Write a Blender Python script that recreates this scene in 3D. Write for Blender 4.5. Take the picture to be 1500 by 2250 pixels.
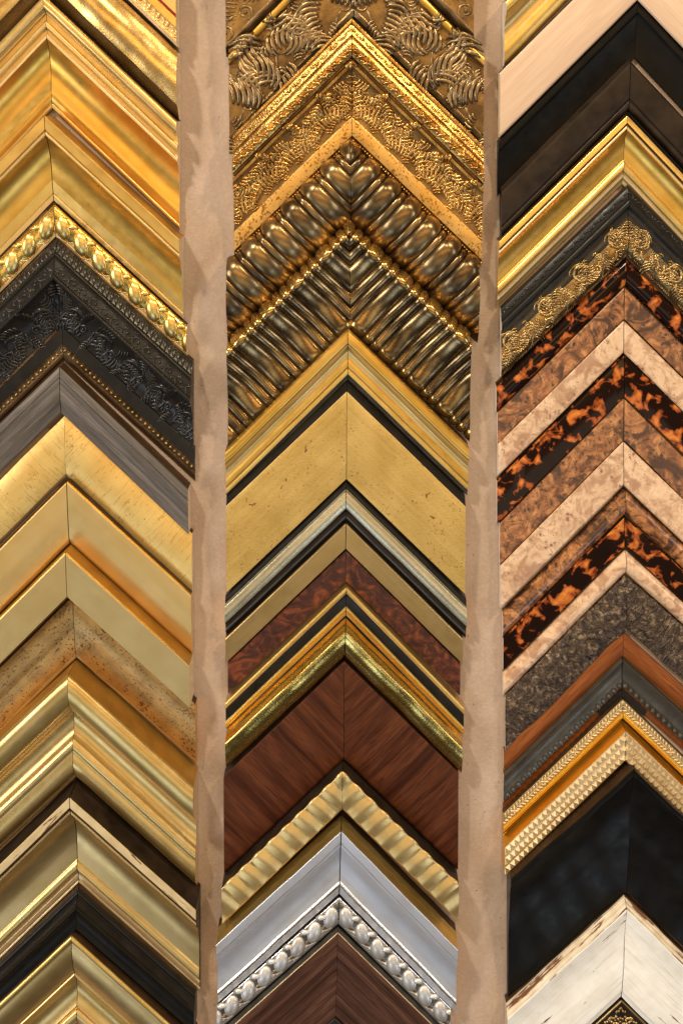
import bpy, bmesh, math, random
import numpy as np
from mathutils import Matrix, Vector

# ---------------------------------------------------------------- camera, world, lamps, exposure
K = 0.0003            # metres per photograph pixel on the wall
D = 2500.0            # camera distance from the wall, in the same pixels
CX, CY = 760.0, 250.0 # point of the wall straight in front of the lens
scene = bpy.context.scene
for o in list(bpy.data.objects):
    bpy.data.objects.remove(o)

cam = bpy.data.cameras.new('camera')
cam.sensor_fit = 'VERTICAL'
cam.sensor_height = 36.0
cam.sensor_width = 24.0
cam.lens = 36.0 * D / 2250.0
cam.shift_y = -(1125.0 - CY) / 2250.0
cam.shift_x = (750.0 - CX) / 2250.0
cam.clip_start = 0.01
cam.clip_end = 50
camo = bpy.data.objects.new('camera', cam)
camo.location = (0, -D * K, 0)
camo.rotation_euler = (math.radians(90), 0, 0)
scene.collection.objects.link(camo)
scene.camera = camo

world = bpy.data.worlds.new('World')
scene.world = world
world.use_nodes = True
world.node_tree.nodes['Background'].inputs[0].default_value = (1.0, 0.86, 0.68, 1)
world.node_tree.nodes['Background'].inputs[1].default_value = 0.03

def lamp(name, loc, target, size, power, col, size_y=None):
    l = bpy.data.lights.new(name, 'AREA')
    l.shape = 'RECTANGLE' if size_y else 'DISK'
    l.size = size
    if size_y:
        l.size_y = size_y
    l.energy = power
    l.color = col
    o = bpy.data.objects.new(name, l)
    o.location = loc
    o.rotation_euler = (Vector(target) - Vector(loc)).to_track_quat('-Z', 'Y').to_euler()
    scene.collection.objects.link(o)
    return o

MID = (0, 0, -0.27)
lamp('ceiling_spot', (-0.80, -1.05, 1.25), MID, 0.15, 25, (1.0, 0.90, 0.72))
lamp('ceiling_spot', (0.95, -0.95, 1.10), MID, 0.15, 17, (1.0, 0.76, 0.46))
lamp('ceiling_spot', (0.15, -1.9, 1.5), MID, 0.18, 15, (1.0, 0.85, 0.62))
lamp('shop_front', (-1.65, -1.15, -0.25), MID, 0.55, 19, (1.0, 0.97, 0.92), 0.9)
lamp('side_window', (1.65, -1.15, -0.25), MID, 0.45, 8, (0.95, 0.97, 1.0), 0.9)
lamp('warm_shelf_light', (0.1, -2.3, 0.25), MID, 2.2, 13, (1.0, 0.60, 0.22), 0.45)
lamp('shop_counter_light', (0.1, -2.5, -1.05), MID, 2.0, 7.5, (1.0, 0.84, 0.60), 0.8)  # added warm fill that gives the front gold faces something to reflect
lamp('low_window', (-1.1, -1.5, -2.0), (0, 0, -0.45), 1.0, 7, (0.66, 0.82, 1.0), 0.7)
lamp('doorway', (1.2, -1.7, -2.1), (0, 0, -0.45), 0.7, 7, (0.68, 0.83, 1.0), 0.8)

scene.view_settings.view_transform = 'Standard'
scene.view_settings.look = 'None'
scene.view_settings.gamma = 1.0
scene.view_settings.exposure = -0.15
scene.view_settings.use_curve_mapping = False

rnd = random.Random(7)
COL = scene.collection

# ---------------------------------------------------------------- materials
class NT:
    def __init__(s, name):
        s.m = bpy.data.materials.new(name)
        s.m.use_nodes = True
        s.t = s.m.node_tree
        s.b = s.t.nodes['Principled BSDF']
        tc = s.n('ShaderNodeTexCoord')
        oi = s.n('ShaderNodeObjectInfo')
        sc = s.n('ShaderNodeVectorMath', operation='SCALE')
        s.l(tc.outputs['Object'], sc.inputs[0])
        sc.inputs['Scale'].default_value = 1.0 / (100 * K)
        mul = s.n('ShaderNodeMath', operation='MULTIPLY')
        s.l(oi.outputs['Random'], mul.inputs[0])
        mul.inputs[1].default_value = 61.0
        ad = s.n('ShaderNodeVectorMath', operation='ADD')
        s.l(sc.outputs[0], ad.inputs[0])
        s.l(mul.outputs[0], ad.inputs[1])
        s.co = ad.outputs[0]
    def n(s, t, **k):
        x = s.t.nodes.new(t)
        for a, v in k.items():
            setattr(x, a, v)
        return x
    def l(s, a, b):
        s.t.links.new(a, b)
    def map(s, sx, sy, sz, co=None):
        v = s.n('ShaderNodeVectorMath', operation='MULTIPLY')
        s.l(co or s.co, v.inputs[0])
        v.inputs[1].default_value = (sx, sy, sz)
        return v.outputs[0]
    def noise(s, scale, detail=4, dist=0.0, co=None, rough=0.55):
        x = s.n('ShaderNodeTexNoise')
        s.l(co or s.co, x.inputs['Vector'])
        x.inputs['Scale'].default_value = scale
        x.inputs['Detail'].default_value = detail
        x.inputs['Roughness'].default_value = rough
        x.inputs['Distortion'].default_value = dist
        return x.outputs['Fac']
    def voro(s, scale, co=None, feat='F1', rand=1.0):
        x = s.n('ShaderNodeTexVoronoi', feature=feat)
        s.l(co or s.co, x.inputs['Vector'])
        x.inputs['Scale'].default_value = scale
        x.inputs['Randomness'].default_value = rand
        return x.outputs['Distance']
    def ramp(s, f, stops, interp='LINEAR'):
        r = s.n('ShaderNodeValToRGB')
        r.color_ramp.interpolation = interp
        e = r.color_ramp.elements
        while len(e) < len(stops):
            e.new(0.5)
        for i, (p, c) in enumerate(stops):
            e[i].position = p
            e[i].color = (c if isinstance(c, tuple) else (c, c, c)) + (1,)
        s.l(f, r.inputs[0])
        return r.outputs[0]
    def rng(s, f, a, b, c=0.0, d=1.0):
        r = s.n('ShaderNodeMapRange')
        s.l(f, r.inputs[0])
        for i, v in enumerate((a, b, c, d)):
            r.inputs[i + 1].default_value = v
        return r.outputs[0]
    def math(s, op, a, b):
        x = s.n('ShaderNodeMath', operation=op)
        for i, v in enumerate((a, b)):
            if isinstance(v, (int, float)):
                x.inputs[i].default_value = v
            else:
                s.l(v, x.inputs[i])
        return x.outputs[0]
    def mix(s, f, a, b):
        x = s.n('ShaderNodeMix', data_type='RGBA')
        if isinstance(f, (int, float)):
            x.inputs[0].default_value = f
        else:
            s.l(f, x.inputs[0])
        for i, v in ((6, a), (7, b)):
            if isinstance(v, tuple):
                x.inputs[i].default_value = v + (1,)
            else:
                s.l(v, x.inputs[i])
        return x.outputs[2]
    def bump(s, f, strength, dist=1.0):
        x = s.n('ShaderNodeBump')
        x.inputs['Strength'].default_value = strength
        x.inputs['Distance'].default_value = dist * K
        s.l(f, x.inputs['Height'])
        s.l(x.outputs[0], s.b.inputs['Normal'])
    def fin(s, col, metallic, rough, spec=0.5, coat=0.0):
        if isinstance(col, tuple):
            s.b.inputs['Base Color'].default_value = col + (1,)
        else:
            s.l(col, s.b.inputs['Base Color'])
        for nm, v in (('Metallic', metallic), ('Roughness', rough)):
            if isinstance(v, (int, float)):
                s.b.inputs[nm].default_value = v
            else:
                s.l(v, s.b.inputs[nm])
        s.b.inputs['Specular IOR Level'].default_value = spec
        s.b.inputs['Coat Weight'].default_value = coat
        s.b.inputs['Coat Roughness'].default_value = 0.08
        return s.m

def gold(name, c1, c2, rough=0.3, metal=0.85, speck=0.0, speckc=(0.12, 0.05, 0.015), brush=0.12, bump=0.035, blot=1.2, crack=0.0, stain=0.0):
    s = NT(name)
    f = s.noise(blot, 5)
    st = s.noise(3.0, 4, co=s.map(0.12, 3.0, 3.0))
    f2 = s.math('ADD', s.math('MULTIPLY', f, 1 - brush), s.math('MULTIPLY', st, brush))
    col = s.ramp(f2, [(0.36, c2), (0.62, c1)])
    if speck:
        sp = s.noise(19, 4)
        g = s.noise(2.0, 2)
        v = s.math('ADD', sp, s.math('MULTIPLY', g, 0.35))
        col = s.mix(s.rng(v, 0.86 - speck * 0.14, 0.94 - speck * 0.14, 0, 0.9), col, speckc)
    if crack:
        cr = s.math('ADD', s.noise(1.5, 3, 0.15, s.map(8.0, 0.30, 1.0)), s.math('MULTIPLY', s.noise(1.3, 2), 0.25))
        col = s.mix(s.math('MULTIPLY', s.rng(s.math('ABSOLUTE', s.math('SUBTRACT', cr, 0.66), 0), 0.012, 0.002), crack), col, speckc)
    if stain:
        stn = s.math('ADD', s.noise(3.2, 6, 0.6, s.map(0.6, 1, 1)), s.math('MULTIPLY', s.noise(0.9, 1), 0.25))
        col = s.mix(s.rng(stn, 0.815, 0.83, 0, stain), col, (0.17, 0.07, 0.02))
    r = s.rng(s.math('ADD', s.noise(6, 4), s.math('MULTIPLY', st, 0.4)), 0.4, 1.0, rough - 0.04, rough + 0.06)
    s.bump(s.math('ADD', s.noise(22 if bump > 0.1 else 9, 4 if bump > 0.1 else 2), s.math('MULTIPLY', st, brush * 0.8)), bump, 1.2)
    return s.fin(col, metal, r)

def paint(name, c1, c2, rough=0.3, spec=0.22, bump=0.06, coat=0.0, metal=0.0):
    s = NT(name)
    col = s.ramp(s.noise(2.2, 6), [(0.35, c1), (0.7, c2)])
    r = s.rng(s.noise(4, 5), 0.3, 0.7, max(0.03, rough - 0.08), rough + 0.1)
    s.bump(s.noise(16, 4), bump, 0.8)
    return s.fin(col, metal, r, spec, coat)

def wood(name, c1, c2, c3, along=True, rough=0.4, scale=1.0, bump=0.2, coat=0.0, dist=0.6):
    s = NT(name)
    co = s.map(0.13, 2.2, 2.2) if along else s.map(2.3, 0.16, 1.0)
    f = s.noise(2.4 * scale, 6, dist, co)
    fine = s.noise(15 * scale, 6, 0.1, co)
    col = s.ramp(f, [(0.3, c1), (0.5, c2), (0.68, c3)])
    col = s.mix(s.rng(fine, 0.50, 0.64, 0, 0.7), col, c1)
    s.bump(fine, bump, 2.0)
    return s.fin(col, 0.0, s.rng(f, 0.3, 0.7, rough - 0.06, rough + 0.1), 0.25, coat)

def burl(name, lo, mid, hi, knot, amount=0.5, rough=0.28, scale=1.0, coat=0.25):
    s = NT(name)
    warp = s.noise(2.6 * scale, 4, 1.5)
    f = s.noise(2.2 * scale, 9, 2.4, rough=0.65)
    col = s.ramp(f, [(0.28, lo), (0.48, mid), (0.66, hi)])
    wv = s.n('ShaderNodeVectorMath', operation='ADD')
    s.l(s.co, wv.inputs[0])
    s.l(s.math('MULTIPLY', warp, 0.35), wv.inputs[1])
    d = s.voro(6.5 * scale, wv.outputs[0])
    d2 = s.voro(13 * scale, wv.outputs[0])
    mask = s.rng(s.noise(1.5 * scale, 3, 0.5), 0.62 - amount * 0.22, 0.74 - amount * 0.22)
    k = s.math('MAXIMUM', s.rng(d, 0.30, 0.16), s.rng(d2, 0.27, 0.15, 0, 0.8))
    col = s.mix(s.math('MULTIPLY', k, mask), col, knot)
    bl = s.rng(s.noise(1.9 * scale, 7, 1.2, rough=0.6), 0.49, 0.60, 0, 0.95)
    col = s.mix(s.math('MULTIPLY', bl, min(1.0, amount)), col, lo)
    ring = s.math('MULTIPLY', s.rng(s.math('ABSOLUTE', s.math('SUBTRACT', d, 0.36), 0), 0.07, 0.0), mask)
    col = s.mix(s.math('MULTIPLY', ring, 0.55), col, lo)
    s.bump(s.noise(14, 4), 0.04, 1.0)
    return s.fin(col, 0.0, rough, 0.5, coat)

def tortoise(name):
    s = NT(name)
    f = s.noise(3.1, 3.0, 0.5, s.map(1.0, 1.1, 1.0), 0.5)
    g = s.noise(5, 3)
    f = s.math('ADD', f, s.math('MULTIPLY', s.math('SUBTRACT', g, 0.5), 0.12))
    col = s.ramp(f, [(0.0, (0.008, 0.005, 0.004)), (0.52, (0.014, 0.006, 0.004)), (0.55, (0.18, 0.04, 0.012)),
                     (0.61, (0.42, 0.11, 0.024)), (0.72, (0.66, 0.24, 0.05))])
    s.bump(s.noise(1.4, 2), 0.05, 4.0)
    return s.fin(col, 0.0, 0.12, 0.16)

def crackle(name):
    s = NT(name)
    co = s.map(2.2, 0.75, 1.0)
    wv = s.n('ShaderNodeVectorMath', operation='ADD')
    s.l(co, wv.inputs[0])
    s.l(s.math('MULTIPLY', s.noise(3, 4, 1), 0.9), wv.inputs[1])
    d = s.voro(4.6, wv.outputs[0], 'DISTANCE_TO_EDGE')
    n = s.noise(7, 6, 0.8)
    col = s.ramp(n, [(0.34, (0.020, 0.013, 0.009)), (0.55, (0.105, 0.066, 0.040)), (0.70, (0.35, 0.25, 0.155))])
    col = s.mix(s.rng(d, 0.0, 0.07, 0.8, 0.0), col, (0.012, 0.008, 0.006))
    s.bump(s.math('ADD', s.rng(d, 0, 0.16), s.math('MULTIPLY', n, 0.9)), 0.5, 4.0)
    return s.fin(col, 0.35, 0.38, 0.5)

def distress(name, base, base2, under, amt=0.5, streak=True):
    s = NT(name)
    st = s.noise(3.2, 6, 0.4, s.map(0.22, 2.6, 2.0), 0.62)
    n = s.noise(3, 6)
    col = s.ramp(n, [(0.35, base2), (0.62, base)])
    fine = s.noise(9, 4, 0, s.map(0.10, 2.5, 2.0))
    col = s.mix(s.rng(fine, 0.56, 0.72, 0, 0.35), col, (0.36, 0.30, 0.22))
    m = s.noise(1.7, 4)
    v = s.math('ADD', st, s.math('MULTIPLY', m, 0.3))
    col = s.mix(s.rng(v, 0.86 - amt * 0.1, 0.88 - amt * 0.1), col, under)
    s.bump(s.math('ADD', fine, s.rng(v, 0.86 - amt * 0.1, 0.88 - amt * 0.1, 1, 0)), 0.25, 2.0)
    return s.fin(col, 0.0, 0.48, 0.4)

def plaster(name):
    s = NT(name)
    col = s.ramp(s.noise(0.55, 6), [(0.33, (0.40, 0.288, 0.218)), (0.66, (0.49, 0.368, 0.285))])
    col = s.mix(s.rng(s.noise(3.5, 6, 0.3, s.map(1.0, 1, 0.35)), 0.52, 0.75, 0, 0.35), col, (0.36, 0.25, 0.18))
    col = s.mix(s.rng(s.noise(14, 5), 0.45, 0.75, 0, 0.22), col, (0.66, 0.55, 0.45))
    sp = s.math('ADD', s.noise(11, 2), s.math('MULTIPLY', s.noise(1.1, 2), 0.3))
    col = s.mix(s.rng(sp, 0.88, 0.92, 0, 0.75), col, (0.20, 0.11, 0.06))
    s.bump(s.math('ADD', s.math('MULTIPLY', s.noise(5, 5), 1.6), s.noise(24, 5)), 0.32, 3.0)
    return s.fin(col, 0.0, 0.75, 0.25)

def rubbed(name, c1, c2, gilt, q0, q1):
    """dark bronze with gold glints painted along the raised crest and foot of the moulding"""
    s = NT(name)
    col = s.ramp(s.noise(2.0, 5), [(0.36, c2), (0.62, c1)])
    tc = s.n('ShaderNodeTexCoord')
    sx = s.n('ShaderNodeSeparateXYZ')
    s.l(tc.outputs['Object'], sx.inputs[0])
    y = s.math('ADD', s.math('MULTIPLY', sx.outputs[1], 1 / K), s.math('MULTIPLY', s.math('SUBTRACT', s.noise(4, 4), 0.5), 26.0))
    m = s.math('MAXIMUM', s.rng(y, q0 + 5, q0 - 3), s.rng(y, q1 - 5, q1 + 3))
    col = s.mix(s.math('MULTIPLY', m, 0.85), col, gilt)  # glint colour mixed in at crest and foot
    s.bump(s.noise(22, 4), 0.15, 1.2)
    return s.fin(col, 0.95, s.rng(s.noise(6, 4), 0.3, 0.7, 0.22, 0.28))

MT = {}
def mats():
    g = MT
    g['gold_warm'] = gold('gold_warm', (0.80, 0.48, 0.11), (0.66, 0.37, 0.06), 0.30)
    g['gold_yellow'] = gold('gold_yellow', (0.86, 0.59, 0.19), (0.72, 0.45, 0.11), 0.33)
    g['gold_leafed'] = gold('gold_leafed', (0.88, 0.60, 0.24), (0.66, 0.38, 0.10), 0.25, speck=0.08, bump=0.16, blot=2.0)
    g['gold_bright'] = gold('gold_bright', (0.92, 0.67, 0.21), (0.80, 0.52, 0.12), 0.24, 1.0, bump=0.3, blot=2.0)
    g['gold_pale'] = gold('gold_pale', (0.80, 0.57, 0.24), (0.73, 0.49, 0.18), 0.36, brush=0.3)
    g['gold_champ'] = gold('gold_champ', (0.68, 0.50, 0.22), (0.62, 0.44, 0.18), 0.36, brush=0.25)
    g['gold_aged'] = gold('gold_aged', (0.88, 0.64, 0.24), (0.78, 0.50, 0.15), 0.4, 0.7, speck=0.3, speckc=(0.40, 0.21, 0.05), bump=0.25, crack=0.75)
    g['gold_tan'] = gold('gold_tan', (0.70, 0.47, 0.15), (0.54, 0.34, 0.085), 0.45, 0.55, speck=0.42, speckc=(0.34, 0.17, 0.04), brush=0.35, bump=0.9, stain=0.85)
    g['gold_olive'] = gold('gold_olive', (0.74, 0.53, 0.22), (0.64, 0.44, 0.15), 0.33)
    g['gold_bronze'] = gold('gold_bronze', (0.62, 0.43, 0.19), (0.52, 0.35, 0.13), 0.31, brush=0.25)
    g['gold_orange'] = gold('gold_orange', (0.88, 0.47, 0.05), (0.74, 0.34, 0.03), 0.32)
    g['gold_antique'] = gold('gold_antique', (0.70, 0.42, 0.13), (0.28, 0.13, 0.03), 0.25, 0.95, speck=0.3, bump=0.5, blot=2.6)
    g['gold_speckled'] = gold('gold_speckled', (0.78, 0.50, 0.17), (0.66, 0.38, 0.10), 0.36, 0.8, speck=1.05, speckc=(0.25, 0.11, 0.02), bump=0.3)
    g['gold_mottled'] = gold('gold_mottled', (0.60, 0.38, 0.14), (0.34, 0.21, 0.085), 0.34, 0.75, speck=0.85, speckc=(0.14, 0.07, 0.03), brush=0.4, bump=0.7, blot=2.2)
    g['bronze_dark'] = gold('bronze_dark', (0.40, 0.27, 0.13), (0.15, 0.10, 0.05), 0.3, 0.9, speck=0.2, bump=0.5, blot=2.6)
    g['bronze_lobe'] = gold('bronze_lobe', (0.33, 0.22, 0.10), (0.11, 0.075, 0.042), 0.30, 0.95, bump=0.15, blot=0.9)
    g['bronze_ground'] = gold('bronze_ground', (0.34, 0.19, 0.055), (0.13, 0.07, 0.024), 0.44, 0.75, speck=0.3, bump=0.7, blot=2.0)
    g['gold_crest'] = gold('gold_crest', (0.50, 0.345, 0.15), (0.17, 0.105, 0.045), 0.28, 0.95, bump=0.5, blot=4.0)
    g['gold_sand'] = gold('gold_sand', (0.80, 0.62, 0.36), (0.66, 0.48, 0.25), 0.36, 0.7)
    g['gold_egg'] = gold('gold_egg', (0.90, 0.66, 0.24), (0.74, 0.46, 0.12), 0.34, 1.0, bump=0.05)
    g['silver_egg'] = gold('silver_egg', (0.76, 0.74, 0.73), (0.62, 0.57, 0.53), 0.4, 0.75, bump=0.05)
    g['bronze_rib'] = rubbed('bronze_rib', (0.34, 0.225, 0.10), (0.11, 0.075, 0.04), (0.72, 0.47, 0.15), 8, 150)  # highlights on the rib tips are painted into the colour
    g['silver'] = gold('silver', (0.64, 0.67, 0.76), (0.58, 0.57, 0.59), 0.4, 0.6, brush=0.45)
    g['silver_bright'] = gold('silver_bright', (0.82, 0.78, 0.72), (0.62, 0.55, 0.47), 0.2, 0.95, bump=0.3)
    g['silver_gold'] = gold('silver_gold', (0.74, 0.66, 0.46), (0.46, 0.40, 0.26), 0.3, 0.85, brush=0.6, bump=0.3)
    g['black_satin'] = paint('black_satin', (0.010, 0.009, 0.008), (0.018, 0.016, 0.014), 0.32)
    g['black_gloss'] = paint('black_gloss', (0.005, 0.0045, 0.004), (0.008, 0.007, 0.006), 0.34, 0.12, 0.02)
    g['black_carved'] = paint('black_carved', (0.014, 0.012, 0.011), (0.024, 0.020, 0.017), 0.26, 0.42, bump=0.12)
    g['brown_black'] = paint('brown_black', (0.014, 0.009, 0.006), (0.035, 0.022, 0.014), 0.36)
    g['pewter'] = paint('pewter', (0.055, 0.050, 0.042), (0.10, 0.09, 0.075), 0.3, metal=0.35)
    g['red_line'] = paint('red_line', (0.30, 0.03, 0.02), (0.36, 0.05, 0.03), 0.4)
    g['cream_chip'] = distress('cream_chip', (0.62, 0.49, 0.27), (0.52, 0.39, 0.20), (0.14, 0.07, 0.03), 0.9)
    g['white_worn'] = distress('white_worn', (0.92, 0.90, 0.85), (0.84, 0.80, 0.73), (0.16, 0.065, 0.035), 0.55)
    g['white_edge'] = distress('white_edge', (0.84, 0.76, 0.62), (0.70, 0.58, 0.42), (0.20, 0.085, 0.04), 1.7)
    g['tan_worn'] = distress('tan_worn', (0.74, 0.58, 0.38), (0.62, 0.46, 0.28), (0.16, 0.06, 0.03), 0.55)
    g['grey_wood'] = wood('grey_wood', (0.07, 0.058, 0.05), (0.13, 0.112, 0.10), (0.19, 0.165, 0.145), True, 0.42, 1.0, 0.4)
    g['pale_wood'] = wood('pale_wood', (0.56, 0.39, 0.27), (0.63, 0.45, 0.32), (0.70, 0.51, 0.36), True, 0.36, 0.7, 0.08, 0.15)
    g['mahogany'] = wood('mahogany', (0.10, 0.022, 0.004), (0.20, 0.055, 0.010), (0.28, 0.085, 0.016), True, 0.38, 1.0, 0.2, 0.0)
    g['rosewood'] = wood('rosewood', (0.034, 0.009, 0.004), (0.078, 0.021, 0.007), (0.115, 0.034, 0.010), False, 0.34, 1.0, 0.12, 0.0, 1.0)
    g['walnut'] = wood('walnut', (0.035, 0.014, 0.008), (0.085, 0.036, 0.021), (0.14, 0.064, 0.038), True, 0.42, 1.2, 0.4)
    g['burl_red'] = burl('burl_red', (0.016, 0.005, 0.004), (0.060, 0.015, 0.007), (0.21, 0.052, 0.014), (0.015, 0.005, 0.004), 0.35, scale=1.1, coat=0.0, rough=0.36)
    g['burl_brown'] = burl('burl_brown', (0.055, 0.020, 0.009), (0.30, 0.112, 0.038), (0.56, 0.255, 0.09), (0.035, 0.018, 0.012), 1.1)
    g['burl_pale'] = burl('burl_pale', (0.38, 0.20, 0.11), (0.70, 0.46, 0.29), (0.78, 0.56, 0.37), (0.24, 0.11, 0.06), 0.85)
    g['tortoise'] = tortoise('tortoise')
    g['crackle'] = crackle('crackle')
    g['wall'] = plaster('wall')
    g['raw'] = wood('raw', (0.50, 0.36, 0.22), (0.62, 0.47, 0.31), (0.70, 0.56, 0.40), True, 0.7, 1.0, 0.3)
    g['raw_white'] = paint('raw_white', (0.62, 0.52, 0.42), (0.72, 0.62, 0.50), 0.7, 0.2, 0.3)
    g['side_brown'] = paint('side_brown', (0.035, 0.018, 0.008), (0.07, 0.036, 0.015), 0.5)
    g['amber_side'] = gold('amber_side', (0.50, 0.27, 0.05), (0.34, 0.17, 0.03), 0.42, 0.6)
mats()
# ---------------------------------------------------------------- geometry helpers
def mesh_obj(name, V, F, mat, parent, smooth=None, mats2=None, mi=None):
    me = bpy.data.meshes.new(name)
    me.from_pydata([tuple(v) for v in V], [], [tuple(f) for f in F])
    for m in ([mat] if not mats2 else mats2):
        me.materials.append(MT[m])
    if mi is not None:
        me.polygons.foreach_set('material_index', mi)
    me.polygons.foreach_set('use_smooth', [True] * len(me.polygons))
    if smooth:
        me.set_sharp_from_angle(angle=math.radians(smooth))
    me.update()
    o = bpy.data.objects.new(name, me)
    COL.objects.link(o)
    if parent is not None:
        o.parent = parent
    return o

def link_copy(name, me, parent, loc=None):
    o = bpy.data.objects.new(name, me)
    COL.objects.link(o)
    o.parent = parent
    if loc is not None:
        o.location = loc
    return o

FRAMES = []
class Arm: pass

class Sample:
    """One corner sample: two mitred rails meeting in a point. All figures in photograph pixels."""
    def __init__(s, label, x, L, R, xl, xr, start, segs, side=None, end='raw', wob=0.2, gap=0.8, main=0, group='', na=16, name='frame_corner'):
        s.label = label
        y0, h0 = start
        w = lambda v, c, h: (v - c) * (1 - h / D) + c
        s.ax, s.ay = w(x, CX, h0), w(y0, CY, h0)
        aL, aR = math.atan(L), math.atan(R)
        dR, dL = (math.cos(aR), math.sin(aR)), (-math.cos(aL), math.sin(aL))
        m = (dR[0] + dL[0], dR[1] + dL[1])
        ml = math.hypot(*m)
        m = (m[0] / ml, m[1] / ml)
        c = m[0] * dR[0] + m[1] * dR[1]
        s.phi = math.acos(c)
        sp = math.sin(s.phi)
        # profile in (q, h)
        def Q(y, h):
            return (w(y, CY, h) - s.ay) / m[1] * sp
        P = [(0.0, h0)]
        E = []
        for si, sg in enumerate(segs):
            for p in sg[2]:
                a = P[-1]
                b = (Q(p[0], p[1]), float(p[1]))
                if len(p) == 2:
                    P.append(b); E.append(si)
                else:
                    ch = math.hypot(b[0] - a[0], b[1] - a[1]) or 1e-6
                    nx, ny = -(b[1] - a[1]) / ch, (b[0] - a[0]) / ch
                    bul = p[2]
                    n = 12 if ch > 25 else 7
                    for i in range(1, n + 1):
                        t = i / n
                        if abs(bul) > 0.3 * ch:
                            t2, o = (1 - math.cos(math.pi * t)) / 2, math.sin(math.pi * t)
                        else:
                            t2, o = t, 4 * t * (1 - t)
                        P.append((a[0] + (b[0] - a[0]) * t2 + nx * bul * o, a[1] + (b[1] - a[1]) * t2 + ny * bul * o))
                        E.append(si)
        s.width = P[-1][0]
        s.inner = (s.ay + s.width / sp * m[1])
        P = [(P[0][0], 1.2)] + P + [(P[-1][0], 1.2)]
        E = [-1] + E + [-1]
        # small chamfers on sharp corners
        P2, E2 = [P[0]], []
        for i in range(1, len(P) - 1):
            a, b, c2 = P[i - 1], P[i], P[i + 1]
            l1 = math.hypot(b[0] - a[0], b[1] - a[1]); l2 = math.hypot(c2[0] - b[0], c2[1] - b[1])
            if l1 < 1e-5 or l2 < 1e-5:
                P2.append(b); E2.append(E[i - 1]); continue
            u1 = ((b[0] - a[0]) / l1, (b[1] - a[1]) / l1); u2 = ((c2[0] - b[0]) / l2, (c2[1] - b[1]) / l2)
            ang = abs(math.atan2(u1[0] * u2[1] - u1[1] * u2[0], u1[0] * u2[0] + u1[1] * u2[1]))
            if ang > 0.4:
                k = min(1.1, l1 * 0.3, l2 * 0.3)
                P2.append((b[0] - u1[0] * k, b[1] - u1[1] * k)); E2.append(E[i - 1])
                P2.append((b[0] + u2[0] * k, b[1] + u2[1] * k)); E2.append(E[i] if E[i] >= 0 else E[i - 1])
            else:
                P2.append(b); E2.append(E[i - 1])
        P2.append(P[-1]); E2.append(E[-1])
        s.P, s.E = np.array(P2), E2
        # profile as a function of q for ornament
        top = s.P[1:-1]
        qq = np.maximum.accumulate(top[:, 0] + np.arange(len(top)) * 1e-6)
        s.pq, s.ph = qq, top[:, 1]
        # thing
        s.root = bpy.data.objects.new(name, None)
        COL.objects.link(s.root)
        s.root.empty_display_size = 0.02
        base = Vector(((s.ax - CX) * K, 0.0, -(s.ay - CY) * K))
        s.root.location = base
        s.root['label'] = label
        s.root['category'] = 'frame sample'
        s.root['group'] = group
        s.arms = []
        sides = side or 'side_brown'  # default dark brown puts the shade of the gaps into the side colour
        for right in (False, True):
            A = Arm()
            A.right = right
            A.d = dR if right else dL
            A.n = (-dR[1], dR[0]) if right else (-dL[1] * -1, -dL[0])
            A.xe = w(xr if right else xl, CX, 40)
            mtx = Matrix(((A.d[0], A.n[0], 0, 0), (0, 0, -1, 0), (-A.d[1], -A.n[1], 0, 0), (0, 0, 0, 1)))
            A.mtx = mtx
            A.ph = [rnd.uniform(0, 6.28) for _ in range(6)]
            P, E = s.P, s.E
            u0 = P[:, 0] / math.tan(s.phi) + gap * rnd.choice((0.6, 1.0, 1.0, 1.7))
            u1 = (A.xe - s.ax - P[:, 0] * A.n[0]) / A.d[0]
            A.uend = u1
            T = np.linspace(0, 1, na + 1)
            U = u0[:, None] + (u1 - u0)[:, None] * T[None]
            Hh = np.repeat(P[:, 1][:, None], na + 1, 1)
            Qq = np.repeat(P[:, 0][:, None], na + 1, 1)
            wv = np.sin(U / 43 + A.ph[0]) + 0.7 * np.sin(U / 21 + A.ph[1] + Qq / 60) + 0.5 * np.sin(U / 11 + A.ph[2] - Qq / 35)
            Hh = np.where(Hh > 4, Hh + wob * wv, Hh)
            wq = np.sin(U / 37 + A.ph[3]) + 0.6 * np.sin(U / 14 + A.ph[4])
            Qq = Qq + wob * 0.6 * wq
            V = np.stack([U, Qq, Hh], -1) * K
            def build(pred):
                Vs, F, mi = [], [], []
                idx = {}
                for i, e in enumerate(E):
                    ok, mat_i = pred(e)
                    if not ok:
                        continue
                    for j in range(na):
                        q = []
                        for (a, b) in ((i, j), (i, j + 1), (i + 1, j + 1), (i + 1, j)):
                            if (a, b) not in idx:
                                idx[(a, b)] = len(Vs)
                                Vs.append(V[a, b])
                            q.append(idx[(a, b)])
                        F.append(q if not right else q[::-1]); mi.append(mat_i)
                return Vs, F, mi
            Vs, F, mi = build(lambda e: (e == main or e == -1, 1 if e == -1 else 0))
            # mitre face
            b0 = len(Vs)
            for i in range(len(P)):
                Vs.append(V[i, 0])
            F.append(list(range(b0, b0 + len(P)))); mi.append(1)
            rail = mesh_obj('rail', Vs, F, None, s.root, 32, [segs[main][1], sides], mi)
            rail.matrix_local = mtx
            A.rail = rail
            for si, sg in enumerate(segs):
                if si == main or sg[0] is None:
                    continue
                Vs, F, mi = build(lambda e: (e == si, 0))
                if F:
                    mesh_obj(sg[0], Vs, F, sg[1], rail, 32)
            # sawn end
            Vs = [V[i, na] + np.array([0.0004 * K, 0, 0]) for i in range(len(P))]
            ce = mesh_obj('cut_end', Vs, [list(range(len(P)))], end, s.root)
            ce.matrix_local = mtx
            s.arms.append(A)
        s.segs = segs
        FRAMES.append(s)

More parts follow.
